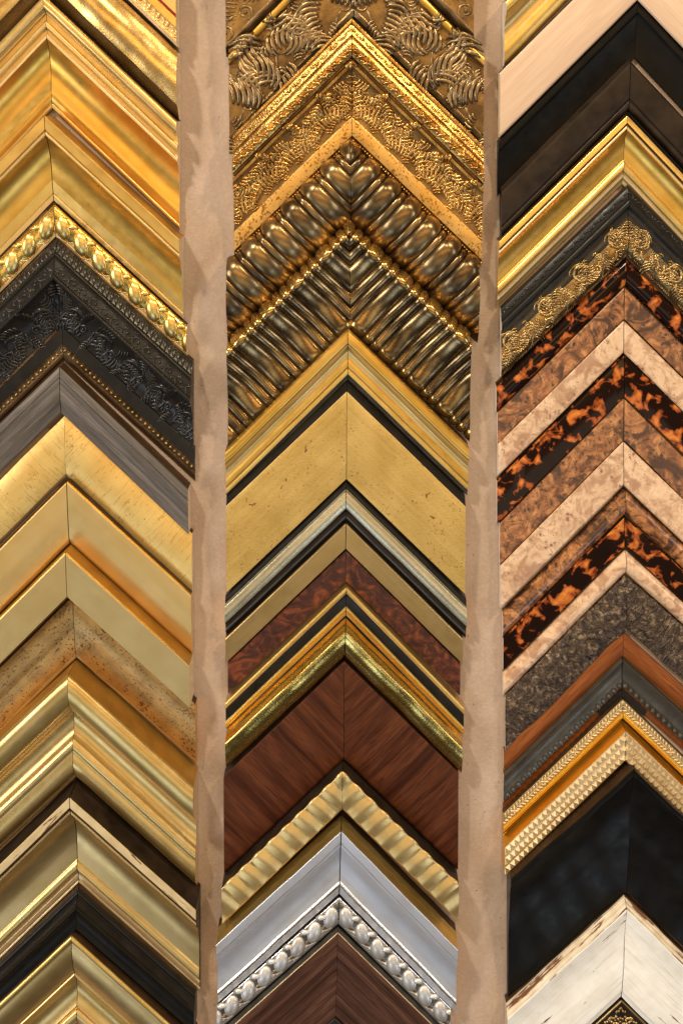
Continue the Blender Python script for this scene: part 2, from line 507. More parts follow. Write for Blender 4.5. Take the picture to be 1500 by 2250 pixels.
    # -------- ornament: pieces given in (u, q, w) with w the height above the moulding
    def lift(s, V):
        V = np.asarray(V, float)
        q = V[:, 1]
        h = np.interp(q, s.pq, s.ph)
        e = 2.5
        dh = (np.interp(q + e, s.pq, s.ph) - np.interp(q - e, s.pq, s.ph)) / (2 * e)
        dh = np.clip(dh, -1.5, 1.5)
        nl = np.sqrt(1 + dh * dh)
        return np.stack([V[:, 0], q - dh / nl * V[:, 2], h + V[:, 2] / nl], -1)

    def put(s, name, mat, VF, u0, me_cache, arm, key):
        """place one piece at distance u0 along an arm, cut it at the mitre and the sawn end."""
        V, F = VF
        a = arm
        sp, cp = math.sin(s.phi), math.cos(s.phi)
        U = V[:, 0] + u0
        dm = U * sp - V[:, 1] * cp - 0.5
        de = (a.xe - s.ax - V[:, 1] * a.n[0]) / a.d[0] - U
        if dm.max() < 1 or de.max() < 1:
            return None
        if dm.min() >= 0 and de.min() >= 0:
            me = me_cache.get(key)
            if me is None:
                o = mesh_obj(name, V * K, F, mat, a.rail)
                me_cache[key] = o.data
                o.location = (u0 * K, 0, 0)
                return o
            return link_copy(name, me, a.rail, (u0 * K, 0, 0))
        bm = bmesh.new()
        vs = [bm.verts.new(Vector((v[0] + u0, v[1], v[2])) * K) for v in V]
        for f in F:
            try:
                bm.faces.new([vs[i] for i in f])
            except ValueError:
                pass
        def cut(co, no):
            bmesh.ops.bisect_plane(bm, geom=bm.verts[:] + bm.edges[:] + bm.faces[:], dist=1e-7, plane_co=co, plane_no=no, clear_inner=True)
        cut(Vector((0.5 / sp, 0, 0)) * K, Vector((sp, -cp, 0)))
        ue = (a.xe - s.ax) / a.d[0]
        cut(Vector((ue, 0, 0)) * K, Vector((-1, -a.n[0] / a.d[0], 0)).normalized())
        if len(bm.faces) < 2:
            bm.free()
            return None
        me = bpy.data.meshes.new(name)
        bm.to_mesh(me); bm.free()
        me.materials.append(MT[mat])
        me.polygons.foreach_set('use_smooth', [True] * len(me.polygons))
        return link_copy(name, me, a.rail)

    def row(s, name, mat, gens, period, first=None, both=True, jit=0.0):
        """repeat pieces along both arms; gens: list of (V, F) variants already lifted."""
        cache = {}
        qmid = float(np.mean(gens[0][0][:, 1]))
        for a in s.arms:
            u = qmid / math.tan(s.phi) + (period * 0.5 if first is None else first)
            umax = float(np.max(a.uend)) + period
            i = 0
            while u < umax:
                k = i % len(gens)
                s.put(name, mat, gens[k], u + rnd.uniform(-jit, jit), cache, a, k)
                u += period
                i += 1

    def q_of(s, y, h=40):
        return ((y - CY) * (1 - h / D) + CY - s.ay) * math.sin(s.phi)

# ---- small shapes in (u, q, w)
def join(*vf):
    V, F, n = [], [], 0
    for v, f in vf:
        V.append(np.asarray(v, float))
        F += [[i + n for i in x] for x in f]
        n += len(v)
    return np.concatenate(V), F

def stroke(pts, r, tip=0.25, tail=0.25, hgt=1.0, lift=0.0, nseg=5):
    """raised rounded ridge along a path of (u, q) points"""
    P = np.array(pts, float)
    n = len(P)
    T = np.gradient(P, axis=0)
    T /= np.maximum(np.linalg.norm(T, axis=1, keepdims=True), 1e-6)
    S = np.stack([-T[:, 1], T[:, 0]], -1)
    t = np.linspace(0, 1, n)
    rr = r * (1 - (1 - tail) * np.clip(1 - t / 0.3, 0, 1) ** 1.5) * (1 - (1 - tip) * np.clip((t - 0.65) / 0.35, 0, 1) ** 1.5)
    V, F = [], []
    for i in range(n):
        for j in range(nseg):
            th = math.pi * j / (nseg - 1)
            V.append((P[i, 0] + S[i, 0] * rr[i] * math.cos(th), P[i, 1] + S[i, 1] * rr[i] * math.cos(th), math.sin(th) * rr[i] * hgt + lift - 0.4))
    for i in range(n - 1):
        for j in range(nseg - 1):
            F.append([i * nseg + j, (i + 1) * nseg + j, (i + 1) * nseg + j + 1, i * nseg + j + 1])
    F.append(list(range(nseg))); F.append([(n - 1) * nseg + j for j in range(nseg)][::-1])
    return V, F

def dome(u, q, ru, rq, hgt, slant=0.0, nu=10, nv=4, lift=0.0):
    V, F = [], []
    for i in range(nv):
        th = math.pi / 2 * i / nv
        for j in range(nu):
            a = 2 * math.pi * j / nu
            x, y = ru * math.cos(th) * math.cos(a), rq * math.cos(th) * math.sin(a)
            V.append((u + x * math.cos(slant) - y * math.sin(slant), q + x * math.sin(slant) + y * math.cos(slant), hgt * math.sin(th) + lift - 0.5))
    V.append((u, q, hgt + lift - 0.5))
    for i in range(nv - 1):
        for j in range(nu):
            F.append([i * nu + j, i * nu + (j + 1) % nu, (i + 1) * nu + (j + 1) % nu, (i + 1) * nu + j])
    for j in range(nu):
        F.append([(nv - 1) * nu + j, (nv - 1) * nu + (j + 1) % nu, nv * nu])
    return V, F

def arc(cu, cq, r, a0, a1, n=9, grow=0.0, sq=1.0):
    A = np.linspace(math.radians(a0), math.radians(a1), n)
    R = r * (1 + grow * np.linspace(0, 1, n))
    return [(cu + R[i] * math.cos(A[i]), cq + R[i] * math.sin(A[i]) * sq) for i in range(n)]

def curl(u, q, ang, length, bend, n=7):
    """path that starts at (u,q) heading ang and bends by `bend` degrees over its length"""
    p = [(u, q)]
    st = length / (n - 1)
    for i in range(n - 1):
        a = math.radians(ang + bend * i / (n - 1))
        u += st * math.cos(a); q += st * math.sin(a)
        p.append((u, q))
    return p

def leaf(u, q, ang, length, width, n=5, r=2.4, bend=35):
    """acanthus-like leaf: a mid rib and curling lobes on both sides"""
    parts = [stroke(curl(u, q, ang - bend / 2, length, bend), r * 1.2, 0.3, 0.6)]
    mid = curl(u, q, ang - bend / 2, length, bend, n + 2)
    for i in range(1, n + 1):
        k = math.sin(math.pi * (0.25 + 0.7 * i / (n + 1)))
        for sgn in (-1, 1):
            parts.append(stroke(curl(mid[i][0], mid[i][1], ang + sgn * 62, width * k, -sgn * 58, 5), r, 0.35, 0.7))
    return join(*parts)

def lobes_on(s, seg_index, name, mat, pattern, shape, cols=9, mat2=None):
    """split a moulding's face into cross ribs; pattern = list of (width, height), repeated along the arm"""
    ids = [i for i, e in enumerate(s.E) if e == seg_index]
    P = s.P[ids[0]:ids[-1] + 2]
    T = np.gradient(P, axis=0)
    T /= np.maximum(np.linalg.norm(T, axis=1, keepdims=True), 1e-6)
    N = np.stack([-T[:, 1], T[:, 0]], -1)
    per = sum(p[0] for p in pattern)
    b = np.linspace(0, 1, len(P))
    cache = {}
    qa, qb = P[0, 0], P[-1, 0]
    VFs = []
    for (wd, hg) in pattern:
        V = []
        aa = np.linspace(0, 1, cols)
        for a in aa:
            wv = shape(a, b, hg)
            for i in range(len(P)):
                V.append((a * wd, P[i, 0] + N[i, 0] * wv[i], P[i, 1] + N[i, 1] * wv[i]))
        n = len(P)
        F = [[c * n + i, (c + 1) * n + i, (c + 1) * n + i + 1, c * n + i + 1] for c in range(cols - 1) for i in range(n - 1)]
        VFs.append((np.array(V), F))
    for a in s.arms:
        u = -per * 0.3
        umax = float(np.max(a.uend)) + per
        while u < umax:
            for k, (wd, hg) in enumerate(pattern):
                s.put(name, mat, VFs[k], u, cache, a, k)
                u += wd
# ---------------------------------------------------------------- the wall
def wall():
    bm = bmesh.new()
    x0, x1, z0, z1 = (-1500 - CX) * K, (3000 - CX) * K, -(3700 - CY) * K, (1500 + CY) * K
    nx, nz = 190, 200
    rr = np.random.RandomState(3)
    ph = rr.uniform(0, 6.28, 24)
    vs = []
    for j in range(nz + 1):
        for i in range(nx + 1):
            x = x0 + (x1 - x0) * i / nx; z = z0 + (z1 - z0) * j / nz
            w = sum(math.sin(x * (9 + 7 * k) + ph[k] + z * (11 - 5 * k)) / (1 + k) for k in range(5))
            vs.append(bm.verts.new((x, -0.00010 * w + 0.0002, z)))
    for j in range(nz):
        for i in range(nx):
            a = j * (nx + 1) + i
            bm.faces.new((vs[a], vs[a + 1], vs[a + nx + 2], vs[a + nx + 1]))
    me = bpy.data.meshes.new('wall')
    bm.to_mesh(me); bm.free()
    me.polygons.foreach_set('use_smooth', [True] * len(me.polygons))
    me.materials.append(MT['wall'])
    o = bpy.data.objects.new('wall', me)
    o['kind'] = 'structure'
    COL.objects.link(o)
    m = o.modifiers.new('thick', 'SOLIDIFY'); m.thickness = 0.02; m.offset = -1
    return o
wall()

G1_, G2_, G3_ = 'corner samples in the left column', 'corner samples in the middle column', 'corner samples in the right column'
def C1(label, x, L, R, xr, start, segs, **k):
    return Sample(label, x, L, R, -150 + rnd.uniform(-6, 6), xr, start, segs, group=G1_, **k)
def C2(label, x, L, R, xl, xr, start, segs, **k):
    return Sample(label, x, L, R, xl, xr, start, segs, group=G2_, **k)
def C3(label, x, L, R, xl, start, segs, **k):
    return Sample(label, x, L, R, xl, 1655 + rnd.uniform(-6, 6), start, segs, group=G3_, end=k.pop('end', 'raw_white'), **k)

# ================================================================ left column
f1 = C1('gold sample with carved rosette row and thin red line, topmost in the left column', 92, 1.06, .955, 389, (-330, 56),
   [('flat', 'gold_pale', [(-248, 58)]), ('red_line', 'red_line', [(-247, 54), (-241, 54), (-240, 58)]), ('band', 'gold_yellow', [(-218, 58)]),
    ('cove', 'gold_pale', [(-216, 50), (-192, 46, -3)]), ('lip', 'gold_sand', [(-191, 50), (-183, 50), (-182, 44), (-173, 42)])])
f2 = C1('wide convex gold leaf sample with bright mottled sheen, second from the top left', 95, 1.06, .955, 392, (-168, 44),
   [('swell', 'gold_leafed', [(-160, 56), (-52, 62, 12)]), ('slope', 'gold_leafed', [(-28, 36, -3), (-14, 24)])], wob=0.9)
f3 = C1('topmost complete gold sample with rounded lip, two grooves and a wide cove', 97, 1.06, .95, 391, (-10, 58),
   [('lip', 'gold_olive', [(22, 50, 10)]), ('fillet', 'gold_pale', [(26, 48), (28, 48)]), ('groove', 'gold_olive', [(30, 40), (44, 40)]),
    ('bead', 'gold_pale', [(46, 48), (62, 44, 3)]), ('groove', 'gold_olive', [(64, 38), (74, 38)]), ('fillet', 'gold_sand', [(76, 46), (84, 46)]),
    ('cove', 'gold_warm', [(86, 44), (192, 18, -13)]), ('round', 'gold_warm', [(228, 13, 3)]), ('lip', 'gold_olive', [(229, 15), (239, 10, 2)])], main=7)
f4 = C1('yellow gold sample with flat top edge and plain cove, just above the gold egg beading', 98, 1.03, .92, 399, (254, 76),
   [('flat', 'gold_yellow', [(285, 75)]), ('groove', 'gold_olive', [(286, 70), (288, 70)]), ('lip', 'gold_pale', [(289, 73), (298, 68, 3)]),
    ('cove', 'gold_warm', [(299, 66), (395, 26, -10)]), ('slope', 'gold_yellow', [(424, 20)]), ('fillet', 'gold_pale', [(425, 17), (427, 20), (441, 18)])], main=3, side='amber_side')
f5 = C1('narrow bright gold sample carved with a row of large egg beads', 120, 1.01, .918, 408, (449, 26),
   [('slope', 'gold_bright', [(457, 30)]), ('torus', 'gold_bright', [(506, 22, 4)]), ('sight_edge', 'gold_sand', [(508, 18), (511, 22), (520, 20)])], main=1)
f6 = C1('black carved sample with rope edge and big acanthus leaves in its cove', 127, .98, .912, 421, (524, 24),
   [('rope_band', 'black_carved', [(553, 40)]), ('fillet', 'black_satin', [(555, 48), (560, 50), (562, 47), (567, 52)]),
    ('leaf_band', 'black_carved', [(569, 50), (602, 62)]), ('ridge', 'black_satin', [(603, 66), (614, 64, 4)]),
    ('cove', 'black_carved', [(616, 56), (714, 12, -10)])], main=4, end='black_satin')
f6b = C1('flat matte black sample with a row of tiny bronze beads, above the grey wood sample', 138, .975, .915, 424, (718, 12),
   [('flat', 'black_satin', [(719, 14), (757, 14)]), ('bead_band', 'bronze_dark', [(758, 11), (777, 9)]), ('fillet', 'side_brown', [(778, 11), (786, 9)]),
    ('rebate', 'side_brown', [(787, 3), (794, 3)])], end='black_satin')
f7 = C1('grey stained wood sample with a thin groove near its edge', 131, .955, .953, 414, (806, 44),
   [('edge', 'grey_wood', [(808, 46), (829, 46)]), ('face', 'grey_wood', [(830, 42.5), (832, 45), (880, 40), (884, 37), (907, 31)])], side='side_brown', main=1, end='raw')
f8 = C1('broad gold leaf sample with fine cracks across, right below the grey wood sample', 143, 1.0, .935, 420, (912, 24),
   [('face', 'gold_aged', [(1040, 22, 7)]), ('sight_edge', 'gold_sand', [(1047, 17)])], wob=0.6)
f9 = C1('plain flat champagne gold sample, upper one of two alike flat ones', 148, 1.005, .915, 420, (1057, 38),
   [('edge', 'gold_bright', [(1061, 42)]), ('face', 'gold_pale', [(1184, 32, 2)]), ('sight_edge', 'gold_pale', [(1192, 26)])], main=1, end='gold_sand')
f10 = C1('plain flat champagne gold sample, lower one, above the mottled brown gold', 145, 1.0, .908, 421, (1213, 70),
   [('edge', 'gold_bright', [(1217, 74)]), ('face', 'gold_champ', [(1312, 69)])], side='amber_side', main=1)
f11 = C1('mottled brown and gold sample with rubbed speckled face', 161, .99, .888, 428, (1309, 28),
   [('face', 'gold_mottled', [(1380, 26, 4), (1436, 18, 2)]), ('sight_edge', 'gold_sand', [(1444, 14)])], wob=0.6, end='gold_orange')
f12 = C1('deep satin gold sample with rounded edge, thin pale fillet and double swell', 151, .94, .905, 430, (1482, 76),
   [('round', 'gold_olive', [(1550, 52, 19)]), ('fillet', 'gold_sand', [(1555, 56), (1559, 55)]), ('cove', 'gold_olive', [(1561, 46), (1622, 42, -14)]),
    ('swell', 'gold_olive', [(1650, 43, 5)]), ('round', 'gold_olive', [(1697, 16, 14)]), ('sight_edge', 'gold_bronze', [(1700, 20), (1706, 19)])],
   side='amber_side', main=2, end='gold_sand')
f13 = C1('bronze gold cove sample with chipped cream stripe along a tall dark side', 153, .965, .893, 436, (1752, 82),
   [('stripe', 'cream_chip', [(1754, 84), (1776, 82)]), ('groove', 'side_brown', [(1778, 77), (1782, 77)]), ('astragal', 'gold_bronze', [(1789, 74, 2)]),
    ('cove', 'gold_bronze', [(1791, 70), (1860, 26, -13), (1888, 25)]), ('bead', 'gold_olive', [(1891, 27), (1914, 21, 6)]),
    ('fillet', 'gold_sand', [(1916, 16), (1919, 20), (1930, 18)]), ('sight_edge', 'gold_sand', [(1932, 13), (1934, 15), (1940, 15)])], side='brown_black', main=3, end='black_satin')
f14 = C1('black lacquered sample with stepped edge and glossy cove near the bottom left', 173, .952, .88, 428, (1949, 26),
   [('edge', 'black_satin', [(1957, 32)]), ('bead', 'black_satin', [(1966, 36, 3)]), ('slope', 'black_satin', [(1969, 33), (1990, 48)]),
    ('step', 'black_satin', [(1992, 52), (1998, 58)]), ('cove', 'black_gloss', [(2043, 54, -5)])], main=4, end='black_satin')
f15 = C1('satin gold sample with bright rounded edge, lowest gold in the left column', 158, .94, .90, 429, (2054, 60),
   [('lip', 'gold_yellow', [(2068, 62, 4)]), ('face', 'gold_bronze', [(2137, 38, 7)]), ('fillet', 'gold_bronze', [(2138, 38), (2143, 40)]),
    ('cove', 'gold_olive', [(2145, 34), (2210, 22, -12)]), ('bead', 'gold_pale', [(2213, 17), (2216, 22), (2240, 12, 8)]), ('sight_edge', 'gold_bronze', [(2248, 8)])], main=3)

# ================================================================ middle column
g0 = C2('dark bronze sample with scroll carving, topmost of the middle column', 778, 1.03, 1.0, 496, 1041, (-350, 50),
   [('lip', 'gold_bronze', [(-330, 52, 5)]), ('field', 'bronze_ground', [(-328, 44), (-190, 36, -4)]), ('edge', 'bronze_dark', [(-188, 38), (-166, 30)])], main=1, wob=0.7)
g1 = C2('wide dark bronze sample carved with feathery shell fans on gold ground', 775, 1.03, .99, 503, 1062, (-160, 44),
   [('lip', 'gold_warm', [(-138, 42, 6)]), ('field', 'bronze_ground', [(-136, 34), (18, 32, 5)]), ('fillet', 'bronze_dark', [(20, 34), (36, 30)])], main=1, wob=0.9)
g2 = C2('antique gold sample with leafy bands, deep leaf carved cove and speckled flat', 772, .985, .965, 513, 1060, (40, 50),
   [('edge', 'gold_antique', [(42, 54), (49, 54)]), ('leaf_band', 'gold_antique', [(52, 50), (76, 60)]), ('fillet', 'gold_antique', [(77, 56), (79, 60)]),
    ('swell', 'gold_antique', [(124, 62, 6)]), ('groove', 'bronze_ground', [(126, 50), (132, 50)]), ('fillet', 'gold_antique', [(134, 56), (145, 54)]),
    ('cove', 'bronze_ground', [(148, 46), (256, 24, -8)]), ('flat', 'gold_speckled', [(258, 26), (298, 22)]), ('beaded_band', 'gold_antique', [(300, 18), (312, 14)])], main=6, wob=0.5)
g3 = C2('heavy bronze sample of rounded finger lobes, upper of the two ribbed samples', 769, .985, .945, 499, 1051, (322, 16),
   [('torus', 'bronze_lobe', [(342, 54, 8), (420, 50, 4), (482, 14, 3)])], wob=0, end='bronze_dark')
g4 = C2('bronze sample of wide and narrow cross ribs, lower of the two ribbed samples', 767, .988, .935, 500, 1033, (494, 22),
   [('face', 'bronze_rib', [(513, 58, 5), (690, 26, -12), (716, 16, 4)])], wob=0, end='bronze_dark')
g5 = C2('satin gold sample of stepped rounds, between the ribbed bronze and the tan gold panel', 764, .99, .975, 496, 1028, (722, 44),
   [('round', 'gold_warm', [(757, 46, 8)]), ('fillet', 'gold_pale', [(759, 46), (761, 43)]), ('cove', 'gold_olive', [(788, 34, -4)]),
    ('round', 'gold_warm', [(807, 34, 3)]), ('bead', 'gold_yellow', [(809, 31), (823, 27, 4)]), ('sight_edge', 'pewter', [(825, 22), (829, 24), (834, 22)])], main=2)
g6 = C2('wide tan gold panel sample with black outer edge and brown worn spots', 762, .95, .972, 497, 1022, (838, 26),
   [('bevel', 'black_satin', [(860, 42)]), ('chipped_edge', 'cream_chip', [(862, 43.5)]), ('face', 'gold_tan', [(1053, 31, 2)])], side='black_satin', main=2)
g7 = C2('slim black sample with a streaked silver gold round, under the tan gold panel', 760, .952, .98, 494, 1025, (1057, 24),
   [('bevel', 'black_satin', [(1064, 30), (1076, 31)]), ('round', 'silver_gold', [(1079, 36), (1118, 34, 4)]), ('cove', 'brown_black', [(1120, 30), (1131, 22, -3)]),
    ('lip', 'pewter', [(1132, 24), (1138, 22)]), ('rebate', 'black_satin', [(1139, 15), (1145, 14)])], side='black_satin', main=1, end='gold_orange')
g8 = C2('flat narrow bronze gold sample directly above the dark red burl', 760, .955, .99, 494, 1018, (1149, 22),
   [('edge', 'gold_pale', [(1152, 26)]), ('face', 'gold_bronze', [(1206, 22)])], main=1)
g9 = C2('flat dark red burl veneer sample in the middle column', 760, .955, 1.0, 498, 1013, (1209, 16),
   [('face', 'burl_red', [(1278, 12)])], end='mahogany')
g10 = C2('black flat sample edged with thin gold beads on both sides', 761, .957, 1.03, 494, 1020, (1288, 26),
   [('bead', 'gold_yellow', [(1301, 27, 4)]), ('fillet', 'gold_sand', [(1302, 24), (1304, 26)]), ('flat', 'black_satin', [(1306, 22), (1333, 20)]),
    ('bead', 'gold_yellow', [(1334, 23), (1341, 20, 2)]), ('bead', 'gold_orange', [(1347, 18, 2)]), ('bead', 'gold_sand', [(1352, 15, 1)])], side='gold_bronze', main=2)
g11 = C2('bright burnished gold ridge sample with wavy hand finished highlights', 759, .935, 1.0, 496, 1014, (1358, 22),
   [('slope', 'gold_bright', [(1382, 50, 2)]), ('ridge', 'gold_bright', [(1397, 54, 3)]), ('face', 'gold_bright', [(1424, 44, 2), (1443, 28, 2)])], main=2, wob=0.75, na=40)
g12 = C2('very wide reddish rosewood veneer sample with cross grain and pale scratches', 756, .96, .975, 491, 1007, (1452, 30),
   [('face', 'rosewood', [(1454, 34), (1660, 28, 2), (1668, 24)])], side='brown_black', end='mahogany')
g13 = C2('pale gold sample of shallow cross scallops below the rosewood', 752, .965, .968, 490, 1005, (1696, 64),
   [('face', 'gold_pale', [(1698, 66), (1774, 54)]), ('sight_edge', 'gold_pale', [(1778, 51)])], side='brown_black', wob=0.2)
g14 = C2('silver sample with polished gold outer slope and wide brushed cove', 750, .905, 1.02, 478, 1002, (1792, 28),
   [('slope', 'gold_yellow', [(1826, 64, -3)]), ('flat', 'silver', [(1828, 67), (1852, 64)]), ('step', 'silver', [(1854, 60), (1861, 59)]),
    ('cove', 'silver', [(1863, 56), (1937, 36, -6)]), ('lip', 'silver_bright', [(1939, 38), (1948, 36, 2)]), ('sight_edge', 'silver', [(1950, 33), (1964, 28)])], main=3, wob=0.6, end='gold_orange')
g15 = C2('narrow silver sample carved with a row of twisted egg beads', 745, .89, .995, 476, 990, (1969, 24),
   [('slope', 'silver_bright', [(1974, 28)]), ('torus', 'silver_bright', [(2020, 20, 4)]), ('sight_edge', 'silver', [(2021, 16), (2023, 19), (2030, 16)])], main=1, end='gold_sand')
walnut_planks = []
yy, hh = 2051, 40
for i in range(7):
    walnut_planks += [(yy + 25, hh - 1.0), (yy + 26, hh - 5.0)]
    yy += 26; hh -= 4.4
g16 = C2('dark walnut sample of stepped long ridges near the bottom of the middle column', 742, .89, .975, 478, 985, (2036, 20),
   [('bevel', 'pewter', [(2048, 36)]), ('fillet', 'gold_sand', [(2050, 38), (2051, 38)]), ('face', 'walnut', walnut_planks)], side='black_satin', main=2)
g17 = C2('black sample with thin grey edge, only its tip showing under the walnut', 735, .90, .97, 480, 985, (2237, 12),
   [('edge', 'pewter', [(2241, 14)]), ('face', 'black_satin', [(2330, 6)])], main=1)

# ================================================================ right column
h1 = C3('gold cove sample at the very top of the right column', 1404, 1.03, 1.05, 1108, (-300, 62),
   [('lip', 'gold_yellow', [(-268, 58, 7)]), ('cove', 'gold_olive', [(-262, 52), (-205, 34, -7)]), ('round', 'gold_yellow', [(-152, 26, 6)])], main=1)
h2 = C3('wide pale honey wood sample with satin face and scratches', 1402, 1.0, 1.05, 1098, (-145, 36),
   [('face', 'pale_wood', [(-143, 40), (-6, 36, 2), (0, 32)])], end='raw')
h3 = C3('wide glossy black sample with faint fillet, under the pale honey wood', 1400, 1.0, 1.08, 1096, (4, 26),
   [('edge', 'black_gloss', [(6, 28), (27, 26)]), ('cove', 'black_gloss', [(29, 23), (128, 10, -3)])], main=1, end='black_satin')
h4 = C3('dark brown black sample with soft slanted edge, above the orange gold edge', 1382, 1.003, 1.06, 1102, (132, 30),
   [('bevel', 'brown_black', [(141, 38)]), ('face', 'brown_black', [(216, 33, 1)]), ('round', 'brown_black', [(219, 28), (222, 31), (240, 24, 3)]),
    ('rebate', 'black_satin', [(242, 16), (250, 15)])], main=1, end='black_satin')
h5 = C3('gold sample with bright flat edge, cove and rounded inner bead in the right column', 1377, .985, 1.06, 1095, (253, 46),
   [('flat', 'gold_yellow', [(255, 48), (271, 48)]), ('groove', 'side_brown', [(272, 43), (276, 43)]), ('fillet', 'gold_sand', [(277, 46), (284, 46)]),
    ('cove', 'gold_warm', [(286, 42), (345, 20, -5), (352, 19)]), ('bead', 'gold_yellow', [(354, 22), (378, 20, 5)]), ('fillet', 'gold_sand', [(380, 15), (383, 19), (391, 17)]),
    ('sight_edge', 'gold_olive', [(394, 13), (405, 10)])], main=3, end='gold_sand')
h6 = C3('black sample with gilt scroll carving and a hatched inner border', 1377, .965, 1.0, 1102, (408, 16),
   [('band', 'black_satin', [(411, 22), (434, 28)]), ('roll', 'black_satin', [(437, 32), (455, 34, 5)]), ('field', 'black_carved', [(459, 26), (496, 29, -2)]),
    ('hatched_border', 'gold_crest', [(542, 34, 2), (561, 22)])], main=2)
h7 = C3('glossy half round tortoiseshell sample, uppermost of the tortoiseshell ones', 1371, .985, 1.0, 1092, (564, 10),
   [('torus', 'tortoise', [(627, 9, 19)])], end='raw_white')
h8 = C3('brown burl veneer sample, upper flat one between tortoiseshell and pale burl', 1370, .992, .99, 1095, (631, 20),
   [('face', 'burl_brown', [(633, 23), (701, 20)])])
h9 = C3('pale blond burl sample, upper flat one above the wide tortoiseshell', 1369, .985, .985, 1096, (704, 23),
   [('face', 'burl_pale', [(706, 26), (770, 24), (775, 21)])])
h10 = C3('wide flat tortoiseshell sample with large orange patches, middle one of three', 1369, 1.0, .965, 1094, (777, 16),
   [('edge', 'tortoise', [(783, 22)]), ('face', 'tortoise', [(872, 19)])], main=1)
h11 = C3('brown burl veneer sample with dark knots, lower flat one below the wide tortoiseshell', 1369, 1.01, .99, 1100, (875, 20),
   [('face', 'burl_brown', [(877, 23), (967, 20)])])
h12 = C3('pale blond burl sample, lower and wider flat one', 1368, 1.01, .965, 1101, (970, 23),
   [('face', 'burl_pale', [(972, 26), (1060, 25), (1066, 22)])])
h13 = C3('narrow half round brown burl sample with dark pores', 1370, 1.01, .95, 1107, (1072, 8),
   [('torus', 'burl_brown', [(1128, 7, 15)])])
h14 = C3('flat tortoiseshell sample with a shiny edge line, lowest of the tortoiseshell ones', 1369, 1.015, .925, 1108, (1132, 13),
   [('edge', 'tortoise', [(1138, 20)]), ('face', 'tortoise', [(1203, 16)])], main=1)
h15 = C3('half round pale burl sample with soft brown blotches', 1371, 1.01, .905, 1108, (1206, 8),
   [('torus', 'burl_pale', [(1256, 6, 14)])])
h16 = C3('broad dark brown sample with crackled bark like silvery relief', 1370, 1.005, .88, 1113, (1260, 8),
   [('edge', 'crackle', [(1266, 13)]), ('face', 'crackle', [(1384, 12, 5)])], main=1, wob=1.2, na=30)
h17 = C3('plain reddish mahogany sample beneath the crackled brown one', 1367, .99, .905, 1110, (1388, 9),
   [('face', 'mahogany', [(1440, 7, 4)])], end='raw')
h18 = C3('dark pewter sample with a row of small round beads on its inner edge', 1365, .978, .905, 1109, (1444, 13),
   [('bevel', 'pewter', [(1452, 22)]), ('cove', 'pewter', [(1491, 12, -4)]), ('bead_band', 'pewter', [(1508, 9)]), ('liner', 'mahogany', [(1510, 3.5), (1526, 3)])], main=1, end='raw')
h19 = C3('gold sample with laurel leaf band, orange cove and three rows of pyramid studs', 1367, .96, .96, 1108, (1536, 17),
   [('laurel_band', 'gold_bronze', [(1537, 19), (1565, 18)]), ('bead', 'gold_orange', [(1567, 20), (1578, 17, 3)]), ('groove', 'side_brown', [(1579, 11), (1584, 10)]),
    ('slope', 'gold_orange', [(1607, 43)]), ('stud_field', 'gold_sand', [(1608, 44), (1672, 40)])], main=4, end='gold_orange')
h20 = C3('very wide glossy black sample with wavy worn ridges at its outer edge', 1393, .885, .96, 1118, (1690, 62),
   [('ridge', 'black_gloss', [(1694, 67), (1699, 63), (1705, 64), (1712, 58)]), ('cove', 'black_gloss', [(1830, 30, -7), (1961, 19, -2)])], wob=1.1, main=1, na=30, end='black_satin')
h21 = C3('wide distressed white sample with brown chipped edges at the bottom right', 1370, .92, .99, 1113, (1966, 24),
   [('edge', 'white_edge', [(1970, 32), (1974, 33), (1976, 31), (1986, 42), (1989, 41), (1999, 50)]), ('face', 'white_worn', [(2003, 49), (2120, 30, -5), (2178, 22)]),
    ('sight_edge', 'white_worn', [(2180, 19), (2190, 16)])], main=1, wob=0.8, end='raw')
h22 = C3('dark brown sample with pebbled gold carving, just showing at the bottom edge', 1364, .93, .99, 1113, (2196, 14),
   [('edge', 'gold_bronze', [(2198, 18), (2203, 17)]), ('field', 'brown_black', [(2206, 11), (2300, 6)])], main=1)
# ================================================================ ornament
def L(s, vf):
    return s.lift(vf[0]), vf[1]

def fan(u, q, ang, n, length, gap, bend, r, spread=4):
    return join(*[stroke(curl(u + gap * (i - n / 2) * -math.sin(math.radians(ang)), q + gap * (i - n / 2) * math.cos(math.radians(ang)),
                              ang + spread * (i - n / 2), length * (0.7 + 0.3 * math.sin(math.pi * (i + .5) / n)), bend, 8), r, .35, .5, 1.6) for i in range(n)])
def flames(s, name, mat, qlo, W, levels, period, r, n=(5, 8), ln=(34, 58), nvar=5, gapk=1.95, hi=1.0):
    for j, lv in enumerate(levels):
        vs = []
        for k in range(nvar):
            g = rnd.uniform(*ln)
            vs.append(L(s, fan(0, qlo + W * (lv + rnd.uniform(-.05, .05)), rnd.choice((-80, -50, 50, 100, 150, 200)) + rnd.uniform(-25, 25), rnd.randint(*n), g, r * gapk, rnd.choice((-1, 1)) * rnd.uniform(60, 120), r, rnd.uniform(2, 7))))
        s.row(name, mat, vs, period, first=period * (0.1 + 0.37 * j), jit=5)
# --- f1 carved row
q = f1.q_of(-204, 48)
f1.row('rosette', 'gold_pale', [L(f1, join(dome(0, q, 6, 6, 4), stroke(arc(0, q, 10, 20, 200), 2.2), stroke(arc(13, q, 5, 180, 420), 1.8)))], 27)

